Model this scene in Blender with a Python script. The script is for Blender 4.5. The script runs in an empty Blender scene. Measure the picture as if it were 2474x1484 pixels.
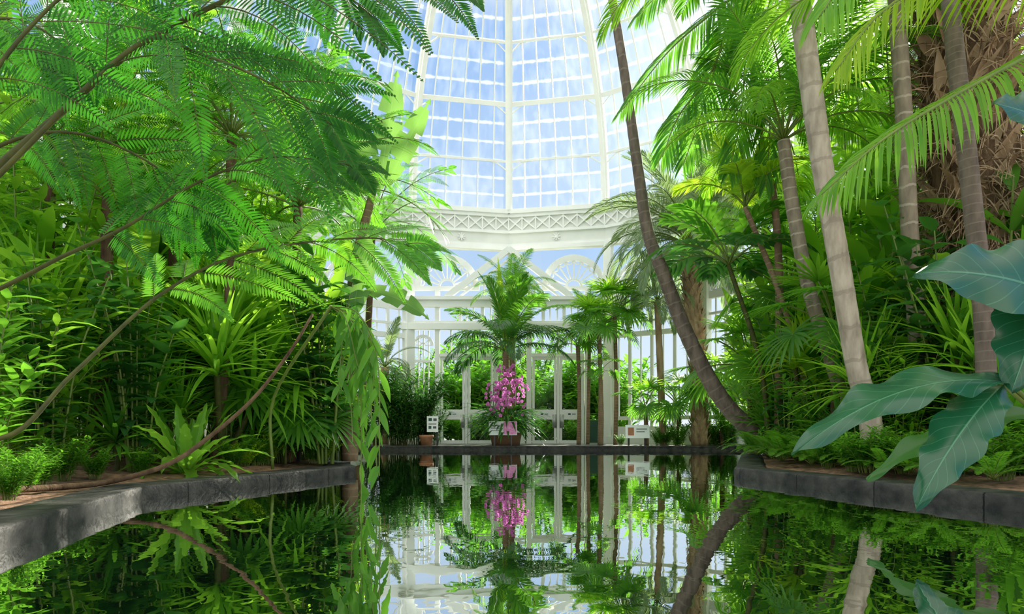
import bpy, math, random
import numpy as np
from mathutils import Vector, Matrix, noise
R=random.Random(7)
F=1600.0; HZ=1040.0; CH=0.5
V=Vector
def at(px,py,d):
    "survey helper: photo measurement + estimated distance -> world metres"
    return V(((px-1237)*d/F, d, CH+(HZ-py)*d/F))
scn=bpy.context.scene
COL=scn.collection
# ------------------------------------------------------------------ materials
def newmat(name):
    m=bpy.data.materials.new(name); m.use_nodes=True
    nt=m.node_tree; nt.nodes.clear()
    out=nt.nodes.new('ShaderNodeOutputMaterial')
    return m,nt,out
def N(nt,t,**k):
    n=nt.nodes.new(t)
    for a,b in k.items():
        if a in n.inputs.keys(): n.inputs[a].default_value=b
        else: setattr(n,a,b)
    return n
def rgba(c): return (c[0],c[1],c[2],1)
def ramp(nt,fac,stops):
    r=nt.nodes.new('ShaderNodeValToRGB')
    e=r.color_ramp.elements
    e[0].position=stops[0][0]; e[0].color=rgba(stops[0][1])
    e[1].position=stops[-1][0]; e[1].color=rgba(stops[-1][1])
    for p,c in stops[1:-1]:
        x=e.new(p); x.color=rgba(c)
    nt.links.new(fac,r.inputs[0]); return r
def math_(nt,op,a,b=None,c=None):
    n=nt.nodes.new('ShaderNodeMath'); n.operation=op
    for i,x in enumerate((a,b,c)):
        if x is None: continue
        if isinstance(x,(int,float)): n.inputs[i].default_value=x
        else: nt.links.new(x,n.inputs[i])
    return n.outputs[0]
def leafmat(name,c1,c2,tc,trans=.5,rough=.4,veins=0,vcol=None,spec=.3):
    m,nt,out=newmat(name); L=nt.links
    geo=N(nt,'ShaderNodeNewGeometry'); 
    tcd=N(nt,'ShaderNodeTexCoord')
    ns=N(nt,'ShaderNodeTexNoise',Scale=3.0); L.new(tcd.outputs['Object'],ns.inputs['Vector'])
    f=math_(nt,'MULTIPLY_ADD',geo.outputs['Random Per Island'],.6,math_(nt,'MULTIPLY',ns.outputs[0],.4))
    r=ramp(nt,f,[(.15,c1),(.85,c2)])
    col=r.outputs[0]
    if veins:
        sx=N(nt,'ShaderNodeSeparateXYZ'); L.new(tcd.outputs['UV'],sx.inputs[0])
        a=math_(nt,'ABSOLUTE',math_(nt,'SUBTRACT',sx.outputs[0],.5))
        mid=math_(nt,'LESS_THAN',a,.014)
        w=math_(nt,'FRACT',math_(nt,'MULTIPLY',math_(nt,'SUBTRACT',sx.outputs[1],math_(nt,'MULTIPLY',a,.35)),veins))
        sv=math_(nt,'MULTIPLY',math_(nt,'LESS_THAN',w,.07),.45)
        fac=math_(nt,'MAXIMUM',mid,sv)
        mx=N(nt,'ShaderNodeMixRGB'); L.new(fac,mx.inputs[0]); L.new(col,mx.inputs[1]); mx.inputs[2].default_value=rgba(vcol or c2)
        col=mx.outputs[0]
    p=N(nt,'ShaderNodeBsdfPrincipled',Roughness=rough); L.new(col,p.inputs['Base Color'])
    p.inputs['Specular IOR Level'].default_value=spec
    if veins:
        b=N(nt,'ShaderNodeBump',Strength=.7,Distance=.015); L.new(w,b.inputs['Height']); L.new(b.outputs[0],p.inputs['Normal'])
    t=N(nt,'ShaderNodeBsdfTranslucent')
    r2=ramp(nt,f,[(.1,[x*.7 for x in tc]),(.9,[min(1,x*1.15) for x in tc])]); L.new(r2.outputs[0],t.inputs[0])
    mix=N(nt,'ShaderNodeMixShader'); mix.inputs[0].default_value=trans
    L.new(p.outputs[0],mix.inputs[1]); L.new(t.outputs[0],mix.inputs[2]); L.new(mix.outputs[0],out.inputs[0])
    return m
def solid(name,c1,c2=None,rough=.6,scale=6,bump=0,bscale=None,stretch=(1,1,1),metal=0,spec=.4,bd=.02):
    m,nt,out=newmat(name); L=nt.links
    tcd=N(nt,'ShaderNodeTexCoord'); mp=N(nt,'ShaderNodeMapping'); mp.inputs['Scale'].default_value=stretch
    L.new(tcd.outputs['Object'],mp.inputs[0])
    ns=N(nt,'ShaderNodeTexNoise',Scale=scale,Detail=6.0); L.new(mp.outputs[0],ns.inputs['Vector'])
    r=ramp(nt,ns.outputs[0],[(.3,c1),(.7,c2 or c1)])
    p=N(nt,'ShaderNodeBsdfPrincipled',Roughness=rough,Metallic=metal); L.new(r.outputs[0],p.inputs['Base Color'])
    p.inputs['Specular IOR Level'].default_value=spec
    if bump:
        n2=N(nt,'ShaderNodeTexNoise',Scale=bscale or scale*3,Detail=8.0); L.new(mp.outputs[0],n2.inputs['Vector'])
        b=N(nt,'ShaderNodeBump',Strength=bump,Distance=bd); L.new(n2.outputs[0],b.inputs['Height']); L.new(b.outputs[0],p.inputs['Normal'])
    L.new(p.outputs[0],out.inputs[0]); return m
def barkring(name,c1,c2,freq,rc,la=.7):
    m,nt,out=newmat(name); L=nt.links
    tcd=N(nt,'ShaderNodeTexCoord')
    mp=N(nt,'ShaderNodeMapping'); mp.inputs['Scale'].default_value=(1,1,.3); L.new(tcd.outputs['Object'],mp.inputs[0])
    ns=N(nt,'ShaderNodeTexNoise',Scale=14.0,Detail=8.0); L.new(mp.outputs[0],ns.inputs['Vector'])
    r=ramp(nt,ns.outputs[0],[(.3,c1),(.7,c2)])
    sx=N(nt,'ShaderNodeSeparateXYZ'); L.new(tcd.outputs['UV'],sx.inputs[0])
    v=math_(nt,'ADD',math_(nt,'MULTIPLY',sx.outputs[1],freq),math_(nt,'MULTIPLY',ns.outputs[0],.35))
    fr=math_(nt,'FRACT',v); line=math_(nt,'LESS_THAN',fr,.13)
    mx=N(nt,'ShaderNodeMixRGB'); L.new(math_(nt,'MULTIPLY',line,la),mx.inputs[0]); L.new(r.outputs[0],mx.inputs[1]); mx.inputs[2].default_value=rgba(rc)
    p=N(nt,'ShaderNodeBsdfPrincipled',Roughness=.8); L.new(mx.outputs[0],p.inputs['Base Color'])
    b=N(nt,'ShaderNodeBump',Strength=.6,Distance=.01); L.new(math_(nt,'ADD',ns.outputs[0],line),b.inputs['Height']); L.new(b.outputs[0],p.inputs['Normal'])
    L.new(p.outputs[0],out.inputs[0]); return m
M={}
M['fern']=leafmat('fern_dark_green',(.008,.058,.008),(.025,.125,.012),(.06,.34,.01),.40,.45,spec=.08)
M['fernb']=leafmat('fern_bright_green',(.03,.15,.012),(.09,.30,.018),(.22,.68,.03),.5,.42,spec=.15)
M['bright']=leafmat('bright_leaf',(.05,.20,.012),(.15,.37,.022),(.38,.78,.04),.55,.38)
M['mid']=leafmat('mid_leaf',(.03,.135,.012),(.09,.25,.02),(.20,.56,.03),.5,.38)
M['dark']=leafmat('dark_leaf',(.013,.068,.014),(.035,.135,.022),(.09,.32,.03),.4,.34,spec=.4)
M['grey']=leafmat('grey_green_leaf',(.12,.20,.10),(.24,.34,.17),(.32,.48,.15),.45,.5)
M['yellow']=leafmat('sunlit_yellow_leaf',(.16,.34,.015),(.30,.48,.02),(.60,.88,.04),.6,.4)  # lime shrubs' own green; for palm fronds, sunlit look put into the colour
M['nest']=leafmat('nest_fern_leaf',(.08,.26,.02),(.16,.38,.03),(.34,.75,.05),.5,.35,26,(.18,.42,.05))
M['banana']=leafmat('banana_leaf',(.07,.20,.05),(.14,.31,.08),(.24,.5,.08),.5,.4,30,(.22,.42,.15))
M['teal']=leafmat('anthurium_leaf',(.004,.046,.022),(.011,.085,.038),(.03,.22,.03),.2,.26,12,(.06,.20,.10),.4)
M['dry']=leafmat('dry_leaf',(.28,.18,.10),(.55,.40,.24),(.5,.33,.16),.3,.8)
M['stemg']=solid('green_stem',(.07,.12,.012),(.14,.2,.025),.5,8)
M['stemb']=solid('brown_green_stem',(.028,.034,.008),(.08,.085,.016),.65,10,spec=.2)
M['bark']=barkring('ringed_bark',(.13,.10,.065),(.29,.23,.15),34,(.42,.36,.26))
M['barkd']=barkring('dark_ringed_bark',(.06,.042,.028),(.17,.125,.09),60,(.21,.165,.12),.5)
M['barkp']=barkring('pale_bark',(.24,.19,.13),(.50,.42,.31),20,(.2,.16,.11),.5)
M['barkb']=barkring('brown_bark',(.11,.065,.03),(.24,.15,.08),40,(.32,.22,.13))
M['boot']=solid('palm_boot',(.16,.095,.05),(.45,.31,.18),.9,8,.8,30,(1,1,.3),spec=.1)
M['bootd']=solid('dark_fibrous_bark',(.04,.022,.012),(.16,.10,.055),.9,12,.8,40,(1,1,.3),spec=.1)
M['white']=solid('white_paint',(.84,.85,.80),(.90,.91,.87),.5,2)
M['whiteb']=solid('white_panel',(.74,.75,.69),(.82,.83,.76),.6,2)
def stonemat():
    m,nt,out=newmat('wet_slate_stone'); L=nt.links
    tcd=N(nt,'ShaderNodeTexCoord')
    ns=N(nt,'ShaderNodeTexNoise',Scale=7.0,Detail=7.0); L.new(tcd.outputs['Object'],ns.inputs['Vector'])
    r=ramp(nt,ns.outputs[0],[(.3,(.008,.009,.010)),(.72,(.062,.058,.052))])
    sx=N(nt,'ShaderNodeSeparateXYZ'); L.new(tcd.outputs['Object'],sx.inputs[0])
    fr=math_(nt,'FRACT',math_(nt,'ADD',math_(nt,'MULTIPLY',sx.outputs[1],1.1),math_(nt,'MULTIPLY',ns.outputs[0],.03)))
    j=math_(nt,'LESS_THAN',fr,.014)
    mx=N(nt,'ShaderNodeMixRGB'); L.new(j,mx.inputs[0]); L.new(r.outputs[0],mx.inputs[1]); mx.inputs[2].default_value=(.002,.002,.002,1)
    n2=N(nt,'ShaderNodeTexNoise',Scale=24.0,Detail=8.0); L.new(tcd.outputs['Object'],n2.inputs['Vector'])
    p=N(nt,'ShaderNodeBsdfPrincipled',Roughness=.55); L.new(mx.outputs[0],p.inputs['Base Color']); p.inputs['Specular IOR Level'].default_value=.22
    b=N(nt,'ShaderNodeBump',Strength=.7,Distance=.025); L.new(math_(nt,'SUBTRACT',n2.outputs[0],j),b.inputs['Height']); L.new(b.outputs[0],p.inputs['Normal'])
    L.new(p.outputs[0],out.inputs[0]); return m
M['stone']=stonemat()
M['soil']=solid('brown_mulch',(.07,.035,.018),(.34,.18,.10),.95,14,1.0,30)
M['floor']=solid('grey_paving',(.10,.11,.09),(.17,.17,.15),.7,1.5,.1)
M['black']=solid('black_metal',(.015,.015,.016),(.03,.03,.03),.4,5)
M['terra']=solid('terracotta',(.30,.12,.06),(.42,.18,.09),.8,8)
M['basket']=solid('brown_wicker',(.12,.05,.03),(.25,.12,.06),.8,30,.8,40,(1,1,6))
M['sign']=solid('sign_white',(.8,.82,.82),(.85,.87,.87),.4,3)
M['ink']=solid('grey_ink',(.06,.07,.08),(.1,.1,.11),.5,3)
M['pinkp']=solid('pink_print',(.7,.12,.45),(.85,.4,.65),.5,20)
M['pink']=leafmat('pink_petal',(.50,.07,.36),(.78,.24,.62),(.8,.28,.7),.4,.5)
M['pinkd']=leafmat('deep_pink_centre',(.4,.01,.2),(.55,.03,.3),(.7,.05,.4),.3,.5)
M['greenp']=solid('dark_green_panel',(.01,.06,.04),(.015,.08,.05),.5,3)
M['steel']=solid('brushed_metal',(.45,.45,.45),(.55,.55,.55),.35,9,metal=.8)
def glassm(name,frost):
    m,nt,out=newmat(name); L=nt.links
    t=N(nt,'ShaderNodeBsdfTransparent'); t.inputs[0].default_value=(.96,.985,1,1)
    g=N(nt,'ShaderNodeBsdfGlossy',Roughness=.03)
    lw=N(nt,'ShaderNodeLayerWeight',Blend=.12)
    a=N(nt,'ShaderNodeMixShader'); L.new(math_(nt,'MULTIPLY',lw.outputs['Fresnel'],.5),a.inputs[0]); L.new(t.outputs[0],a.inputs[1]); L.new(g.outputs[0],a.inputs[2])
    if frost:
        tcd=N(nt,'ShaderNodeTexCoord'); sx=N(nt,'ShaderNodeSeparateXYZ'); L.new(tcd.outputs['UV'],sx.inputs[0])
        mp=N(nt,'ShaderNodeMapping'); mp.inputs['Scale'].default_value=(1.6,.8,1); L.new(tcd.outputs['UV'],mp.inputs[0])
        ns=N(nt,'ShaderNodeTexNoise',Scale=1.3,Detail=4.0); L.new(mp.outputs[0],ns.inputs['Vector'])
        n2=N(nt,'ShaderNodeTexNoise',Scale=.3,Detail=2.0); L.new(tcd.outputs['UV'],n2.inputs['Vector'])
        fr=math_(nt,'FRACT',sx.outputs[1])
        edge=math_(nt,'ABSOLUTE',math_(nt,'SUBTRACT',fr,.5))
        e2=math_(nt,'ADD',edge,math_(nt,'MULTIPLY',math_(nt,'SUBTRACT',ns.outputs[0],.5),.22))
        band=ramp(nt,e2,[(.39,(0,0,0)),(.46,(.85,.85,.85))])
        st=ramp(nt,math_(nt,'ADD',math_(nt,'MULTIPLY',ns.outputs[0],.5),math_(nt,'MULTIPLY',n2.outputs[0],.6)),[(.5,(0,0,0)),(.8,(.6,.6,.6))])
        fac=math_(nt,'MAXIMUM',band.outputs[0],st.outputs[0])
        fac=math_(nt,'MULTIPLY_ADD',fac,frost,.05)
        tr=N(nt,'ShaderNodeBsdfTranslucent'); tr.inputs[0].default_value=(.85,.9,.95,1)
        df=N(nt,'ShaderNodeBsdfDiffuse'); df.inputs[0].default_value=(.85,.9,.95,1)
        b=N(nt,'ShaderNodeMixShader'); b.inputs[0].default_value=.5; L.new(tr.outputs[0],b.inputs[1]); L.new(df.outputs[0],b.inputs[2])
        c=N(nt,'ShaderNodeMixShader'); L.new(fac,c.inputs[0]); L.new(a.outputs[0],c.inputs[1]); L.new(b.outputs[0],c.inputs[2]); L.new(c.outputs[0],out.inputs[0])
    else: L.new(a.outputs[0],out.inputs[0])
    return m
M['glass']=glassm('clear_window_glass',0)
M['dome']=glassm('streaked_dome_glass',.32)
def watermat():
    m,nt,out=newmat('dark_pool_water'); L=nt.links
    p=N(nt,'ShaderNodeBsdfPrincipled',Roughness=.0,IOR=1.5); p.inputs['Base Color'].default_value=(.003,.008,.005,1)
    g=N(nt,'ShaderNodeBsdfGlossy',Roughness=.0); g.inputs[0].default_value=(.94,.96,.95,1)
    lw=N(nt,'ShaderNodeFresnel',IOR=1.45)
    tcd=N(nt,'ShaderNodeTexCoord'); mp=N(nt,'ShaderNodeMapping'); mp.inputs['Scale'].default_value=(1,.7,1); L.new(tcd.outputs['Object'],mp.inputs[0])
    a=N(nt,'ShaderNodeTexNoise',Scale=3.2,Detail=3.0); L.new(mp.outputs[0],a.inputs['Vector'])
    bp=N(nt,'ShaderNodeBump',Strength=.035,Distance=.05); L.new(a.outputs[0],bp.inputs['Height'])
    for q in (p,g): L.new(bp.outputs[0],q.inputs['Normal'])
    f=math_(nt,'MULTIPLY_ADD',lw.outputs[0],.36,.64)
    mx=N(nt,'ShaderNodeMixShader'); L.new(f,mx.inputs[0]); L.new(p.outputs[0],mx.inputs[1]); L.new(g.outputs[0],mx.inputs[2])
    L.new(mx.outputs[0],out.inputs[0]); return m
M['water']=watermat()
# ------------------------------------------------------------------ mesh builder
_prof={}
def prof(n,peak):
    k=(n,peak)
    if k not in _prof:
        q=math.log(.5)/math.log(peak)
        r=[max(.0,math.sin(math.pi*min(1,(i/n))**q))**.8 for i in range(n+1)]
        r[0]=.22; r[-1]=.03; _prof[k]=r
    return _prof[k]
def catmull(P,k=8):
    P=[P[0]*2-P[1]]+list(P)+[P[-1]*2-P[-2]]; out=[]
    for i in range(1,len(P)-2):
        a,b,c,d=P[i-1:i+3]
        for j in range(k):
            t=j/k
            out.append(.5*((2*b)+(c-a)*t+(2*a-5*b+4*c-d)*t*t+(3*b-a-3*c+d)*t**3))
    out.append(P[-2].copy()); return out
def lerpl(A,t):
    x=t*(len(A)-1); i=min(int(x),len(A)-2); return A[i]+(A[i+1]-A[i])*(x-i)
class MB:
    def __init__(s): s.v=[];s.f=[];s.m=[];s.uv=[]
    def tube(s,pts,rad,seg=8,mi=0,ring=0,cap=True):
        n=len(pts); b=len(s.v); ref=V((.3,1,.2)).normalized()
        for i,p in enumerate(pts):
            t=(pts[min(i+1,n-1)]-pts[max(i-1,0)]).normalized()
            a=t.cross(ref)
            if a.length<.05: a=t.cross(V((1,0,0)))
            a.normalize(); c=t.cross(a)
            r=rad[i] if isinstance(rad,(list,tuple)) else rad
            if ring and i%2: r*=1+ring
            for j in range(seg):
                th=2*math.pi*j/seg; s.v.append(p+a*(math.cos(th)*r)+c*(math.sin(th)*r)); s.uv.append((j/seg,i/(n-1)))
        for i in range(n-1):
            for j in range(seg):
                k=(j+1)%seg
                s.f.append((b+i*seg+j,b+i*seg+k,b+(i+1)*seg+k,b+(i+1)*seg+j)); s.m.append(mi)
        if cap:
            s.f.append(tuple(b+j for j in range(seg))[::-1]); s.m.append(mi)
            s.f.append(tuple(b+(n-1)*seg+j for j in range(seg))); s.m.append(mi)
    def leaf(s,p,d,up,L,W,mi=0,droop=.3,n=3,fold=0,peak=.4):
        side=d.cross(up)
        if side.length<1e-4: side=d.cross(V((.1,1,.3)))
        side.normalize(); pr=prof(n,peak); b=len(s.v); p=p.copy(); d=d.normalized(); st=L/n
        w3=3 if fold else 2
        for i in range(n+1):
            w=side*(W*.5*pr[i]); t=i/n
            s.v.append(p-w); s.uv.append((0,t))
            if fold:
                nr=side.cross(d); s.v.append(p-nr*(fold*W*.5*pr[i])); s.uv.append((.5,t))
            s.v.append(p+w); s.uv.append((1,t))
            if i<n:
                p+=d*st; d=(d+V((0,0,-droop/n))).normalized()
        for i in range(n):
            for j in range(w3-1):
                a=b+i*w3+j; s.f.append((a,a+1,a+w3+1,a+w3)); s.m.append(mi)
    def broad(s,p,d,up,L,W,mi=0,droop=.5,n=16,m=8,fold=.25,wave=.03,lobe=0,peak=.4,curl=.0,split=None,wfreq=5,ruff=0):
        side=d.cross(up).normalized(); b=len(s.v); p=p.copy(); d=d.normalized(); st=L/n
        q=math.log(.5)/math.log(peak); ph=R.random()*6
        for i in range(n+1):
            t=i/n
            w=max(.0,math.sin(math.pi*t**q))**.75
            if lobe: w=max(w,.75*(1-t)**.5 if t<.5 else 0)
            w=max(w,.02)*W*.5
            nr=side.cross(d).normalized()
            for j in range(m+1):
                u=j/m*2-1
                ww=w*(1+ruff*abs(u)*math.sin(t*wfreq*9+(2 if u>0 else 0)+ph))
                off=nr*(fold*abs(u)*w*(1-curl*abs(u)*1.6)) + nr*(wave*L*math.sin(t*wfreq*6.28+ph+(1.5 if u>0 else 0))*u*u)
                bk=d*(-lobe*L*abs(u)**1.6*max(0,1-t)**3) if lobe else V((0,0,0))
                s.v.append(p+side*(u*ww)+off+bk); s.uv.append(((u+1)/2,t))
            if i<n: p+=d*st; d=(d+V((0,0,-droop/n))).normalized()
        for i in range(n):
            for j in range(m):
                if split and abs(2*(j+.5)/m-1)>.3 and (i%split==0): continue
                a=b+i*(m+1)+j; s.f.append((a,a+1,a+m+2,a+m+1)); s.m.append(mi)
    def box(s,a,c,mi=0):
        b=len(s.v)
        for z in (a[2],c[2]):
            for x,y in ((a[0],a[1]),(c[0],a[1]),(c[0],c[1]),(a[0],c[1])):
                s.v.append(V((x,y,z))); s.uv.append((0,0))
        for f in ((3,2,1,0),(4,5,6,7),(0,1,5,4),(1,2,6,5),(2,3,7,6),(3,0,4,7)):
            s.f.append(tuple(b+k for k in f)); s.m.append(mi)
    def beam(s,p,q,w,h,up=V((0,0,1)),mi=0):
        t=(q-p).normalized(); a=t.cross(up)
        if a.length<1e-3: a=t.cross(V((0,1,0)))
        a.normalize(); c=a.cross(t).normalized(); b=len(s.v); w+=R.uniform(0,.003); h+=R.uniform(0,.004)
        for o in (p,q):
            for i,j in ((-1,-1),(1,-1),(1,1),(-1,1)):
                s.v.append(o+a*(w/2*i)+c*(h/2*j)); s.uv.append((0,0))
        for f in ((3,2,1,0),(4,5,6,7),(0,1,5,4),(1,2,6,5),(2,3,7,6),(3,0,4,7)):
            s.f.append(tuple(b+k for k in f)); s.m.append(mi)
    def poly(s,pts,mi=0,uvs=None):
        b=len(s.v)
        for i,p in enumerate(pts): s.v.append(V(p)); s.uv.append(uvs[i] if uvs else (0,0))
        s.f.append(tuple(range(b,b+len(pts)))); s.m.append(mi)
    def mesh(s,name,mats,off=None,smooth=True):
        me=bpy.data.meshes.new(name)
        vs=s.v if off is None else [x-off for x in s.v]
        me.from_pydata([tuple(x) for x in vs],[],s.f)
        for m in mats: me.materials.append(M[m])
        me.polygons.foreach_set('material_index',s.m)
        me.polygons.foreach_set('use_smooth',[smooth]*len(s.f))
        ul=me.uv_layers.new(name='UVMap'); li=np.empty(len(me.loops),dtype=np.int32); me.loops.foreach_get('vertex_index',li)
        ul.data.foreach_set('uv',np.array(s.uv,dtype=np.float32)[li].ravel())
        me.update(); return me
# ------------------------------------------------------------------ objects
def tag(o,label,cat,group=None,kind=None):
    if label: o['label']=label
    if cat: o['category']=cat
    if group: o['group']=group
    if kind: o['kind']=kind
def thing(name,label,cat,loc,group=None,rz=0,sc=1):
    o=bpy.data.objects.new(name,None); o.empty_display_size=.1; o.location=loc; o.rotation_euler=(0,0,rz); o.scale=(sc,)*3
    COL.objects.link(o); tag(o,label,cat,group); return o
def part(par,name,me,mat=None,label=None):
    o=bpy.data.objects.new(name,me); COL.objects.link(o); o.parent=par
    if mat is not None: o.matrix_local=mat
    if label: o['label']=label
    return o
def single(name,me,label,cat,loc=(0,0,0),group=None,kind=None):
    o=bpy.data.objects.new(name,me); o.location=loc; COL.objects.link(o); tag(o,label,cat,group,kind); return o
def struct(name,mb,mats,label,cat='structure'):
    vs=mb.v; c=V((sum(x.x for x in vs)/len(vs),sum(x.y for x in vs)/len(vs),min(x.z for x in vs)))
    return single(name,mb.mesh(name,mats,c,False),label,cat,c,None,'structure')
# ------------------------------------------------------------------ foliage generators
def pinnate(mb,pts,nrm,t0,n,Lf,W,ang=1.1,lift=.2,droop=.5,mi=0,seg=3,fold=0,jit=.08,t1=1.0,sides=(-1,1),ang1=None):
    for i in range(n):
        t=t0+(t1-t0)*(i+.5)/n
        p=lerpl(pts,t); T=(lerpl(pts,min(1,t+.02))-lerpl(pts,max(0,t-.02))).normalized()
        nn=lerpl(nrm,t) if isinstance(nrm,list) else nrm
        S=T.cross(nn).normalized(); nn=S.cross(T).normalized()
        k=(t-t0)/(t1-t0); L=Lf(k); a=ang+((ang1 if ang1 is not None else ang*.45)-ang)*k
        for sg in sides:
            aa=a+R.uniform(-jit,jit); l=lift+R.uniform(-jit,jit)
            d=T*math.cos(aa)+S*(sg*math.sin(aa)*math.cos(l))+nn*(math.sin(l)*math.sin(aa))
            mb.leaf(p,d,nn,L*R.uniform(.92,1.05),W,mi,droop,seg,fold)
def arc(L,e0,e1,n=14,pw=1.2,curl=0):
    p=V((0,0,0)); P=[p.copy()]; Nn=[]; az=0
    for i in range(n):
        e=e0+(e1-e0)*((i+.5)/n)**pw; az+=curl/n
        p=p+V((math.cos(e)*math.cos(az),math.cos(e)*math.sin(az),math.sin(e)))*(L/n); P.append(p.copy())
        Nn.append(V((-math.sin(e),0,math.cos(e))))
    Nn.append(Nn[-1]); return P,Nn
def frond_mesh(name,L,e0,e1,n,ll,lw,leaf='mid',stem='stemg',ang=1.15,lift=.25,droop=.6,t0=.18,r=.02,seg=3,fold=.3,curl=0,jit=.08):
    mb=MB(); P,Nn=arc(L,e0,e1,14,1.2,curl)
    k=len(P); mb.tube(P,[r*(1-.85*i/(k-1)) for i in range(k)],5,1)
    pinnate(mb,P,Nn,t0,n,lambda k:ll*(.45+.55*math.sin(math.pi*min(1,k*.9+.12)))*(1 if k<.85 else 1-(k-.85)*3),lw,ang,lift,droop,0,seg,fold,jit)
    return mb.mesh(name,[leaf,stem])
def fan_mesh(name,pl,e0,e1,Rr,n=34,span=5.0,leaf='mid',droop=.5,w=1.0,tilt=-.5):
    mb=MB(); P,Nn=arc(pl,e0,e1,8); mb.tube(P,[.012]*len(P),5,1)
    T=(P[-1]-P[-2]).normalized(); e=math.asin(max(-1,min(1,T.z)))+tilt
    T=V((math.cos(e),0,math.sin(e))); up=V((-math.sin(e),0,math.cos(e))); S=V((0,1,0))
    for i in range(n):
        a=(i/(n-1)-.5)*span
        d=T*math.cos(a)+S*math.sin(a)+up*(.12+.1*(i%2))
        mb.leaf(P[-1],d,up,Rr*(1-.12*abs(a))*R.uniform(.93,1.04),Rr*span/n*.75*w,0,droop,4,.35,.5)
    return mb.mesh(name,[leaf,'stemg'])
def bipinnate(mb,P,N0,t0,n,Lp,nl,ll,lw,ang=1.0,lift=0,droop=.5,r=.02,jit=.1,sides=(-1,1),mi=0,ms=1):
    k=len(P); mb.tube(P,[r*(1-.8*i/(k-1)) for i in range(k)],7,ms)
    for i in range(n):
        for sg in sides:
            t=t0+(1-t0)*(i+.5+(.25*sg))/n; kk=(t-t0)/(1-t0)
            p0=lerpl(P,min(1,t)); T=(lerpl(P,min(1,t+.02))-lerpl(P,max(0,min(.98,t-.02)))).normalized()
            S=T.cross(N0).normalized(); nn=S.cross(T).normalized()
            L=Lp*(.6+.4*math.sin(math.pi*min(1,kk*.85+.15)))*(1 if kk<.7 else 1-(kk-.7)*1.6)*R.uniform(.85,1.12)
            a=ang*(1-.5*kk)+R.uniform(-jit,jit); l=lift+R.uniform(-jit,jit)*2
            d=(T*math.cos(a)+S*(sg*math.sin(a)*math.cos(l))+nn*math.sin(l)*math.sin(a)).normalized()
            Q=[p0.copy()]; p=p0.copy(); dd=d.copy(); dr=droop*R.uniform(.5,1.5)
            for q in range(9):
                p=p+dd*(L/9); Q.append(p.copy()); dd=(dd+V((0,0,-dr/9))).normalized()
            mb.tube(Q,[max(.0022,r*.18)*(1-.08*x) for x in range(10)],4,ms,cap=False)
            nq=(nn+V((R.uniform(-.35,.35),R.uniform(-.35,.35),R.uniform(-.2,.2)))).normalized()
            pinnate(mb,Q,nq,.05,nl,lambda z:ll*(.75+.25*math.sin(math.pi*min(1,z*.8+.2)))*(1 if z<.5 else 1-(z-.5)*1.8),lw,1.15,.1,.3,mi,3,0,.05,sides=(-1,1),ang1=.8)
def crown(par,c,vs,n,seed=0,name='frond',s=1.0,jit=.25,tilt=(0,0)):
    rr=random.Random(seed)
    for i in range(n):
        az=i*2.39996+seed; k=min(len(vs)-1,int((i+rr.random()*1.5)/n*len(vs)))
        m=Matrix.Translation(c)@Matrix.Rotation(tilt[0],4,'X')@Matrix.Rotation(tilt[1],4,'Y')@Matrix.Rotation(az+rr.uniform(-jit,jit),4,'Z')@Matrix.Rotation(rr.uniform(-.12,.12),4,'X')@Matrix.Scale(s*rr.uniform(.88,1.08),4)
        part(par,name,vs[k],m)
def shrub_meshes(name,h,spread,ns,nl,ll,lw,leaf='mid',stem='stemg',t0=.2,droop=.6,outw=.7,r=.012,fold=.3,seg=3,peak=.4,bend=.5,upz=(.1,.75)):
    a=MB(); b=MB()
    for i in range(ns):
        az=R.uniform(0,6.283); rad=R.uniform(.1,1)**.6*spread; hh=h*R.uniform(.55,1)
        base=V((math.cos(az),math.sin(az),0))*rad*.35*R.uniform(.3,1)
        tip=V((math.cos(az)*rad,math.sin(az)*rad,hh)); mid=(base+tip)*.5+V((0,0,hh*.12*bend))-V((math.cos(az),math.sin(az),0))*rad*.12
        P=catmull([base,mid,tip],5)
        a.tube(P,[r*(1-.6*x/(len(P)-1)) for x in range(len(P))],5,0,cap=False)
        for j in range(nl):
            t=t0+(1-t0)*(j+R.random())/nl; p=lerpl(P,t); th=j*2.4+R.uniform(-.5,.5)
            d=V((math.cos(th)*outw,math.sin(th)*outw,R.uniform(*upz))).normalized()
            b.leaf(p,d,V((0,0,1)),ll*R.uniform(.65,1.15),lw*R.uniform(.8,1.15),0,droop*R.uniform(.5,1.8),seg,fold,peak)
    return a.mesh(name+'_stems',[stem]),b.mesh(name+'_foliage',[leaf])
def strap_meshes(name,n,L,W,leaf,h=.0,heads=1,spread=.3):
    a=MB(); b=MB()
    for q in range(heads):
        az=q*2.4; top=V((math.cos(az)*spread*(q>0),math.sin(az)*spread*(q>0),h*(1-.22*q)))
        a.tube(catmull([V((0,0,0)),top*.5+V((.02,0,0)),top+V((0,0,.08))],5),.03,7)
        for i in range(n):
            th=i*2.4; e=R.uniform(-.1,1.4); d=V((math.cos(th)*math.cos(e),math.sin(th)*math.cos(e),math.sin(e)))
            b.leaf(top+V((0,0,.05+.1*i/n)),d,V((0,0,1)) if e<1.2 else V((-math.cos(th),-math.sin(th),.2)),L*R.uniform(.75,1.1),W,0,R.uniform(.3,1.2),6,.35,.35)
    return a.mesh(name+'_stems',['stemb']),b.mesh(name+'_foliage',[leaf])
def put(kind,meshes,loc,label,cat,group=None,rz=None,sc=1.0):
    o=thing(kind,label,cat,loc,group,R.uniform(0,6.28) if rz is None else rz,sc)
    part(o,'stems',meshes[0]); part(o,'foliage',meshes[1]); return o
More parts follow.
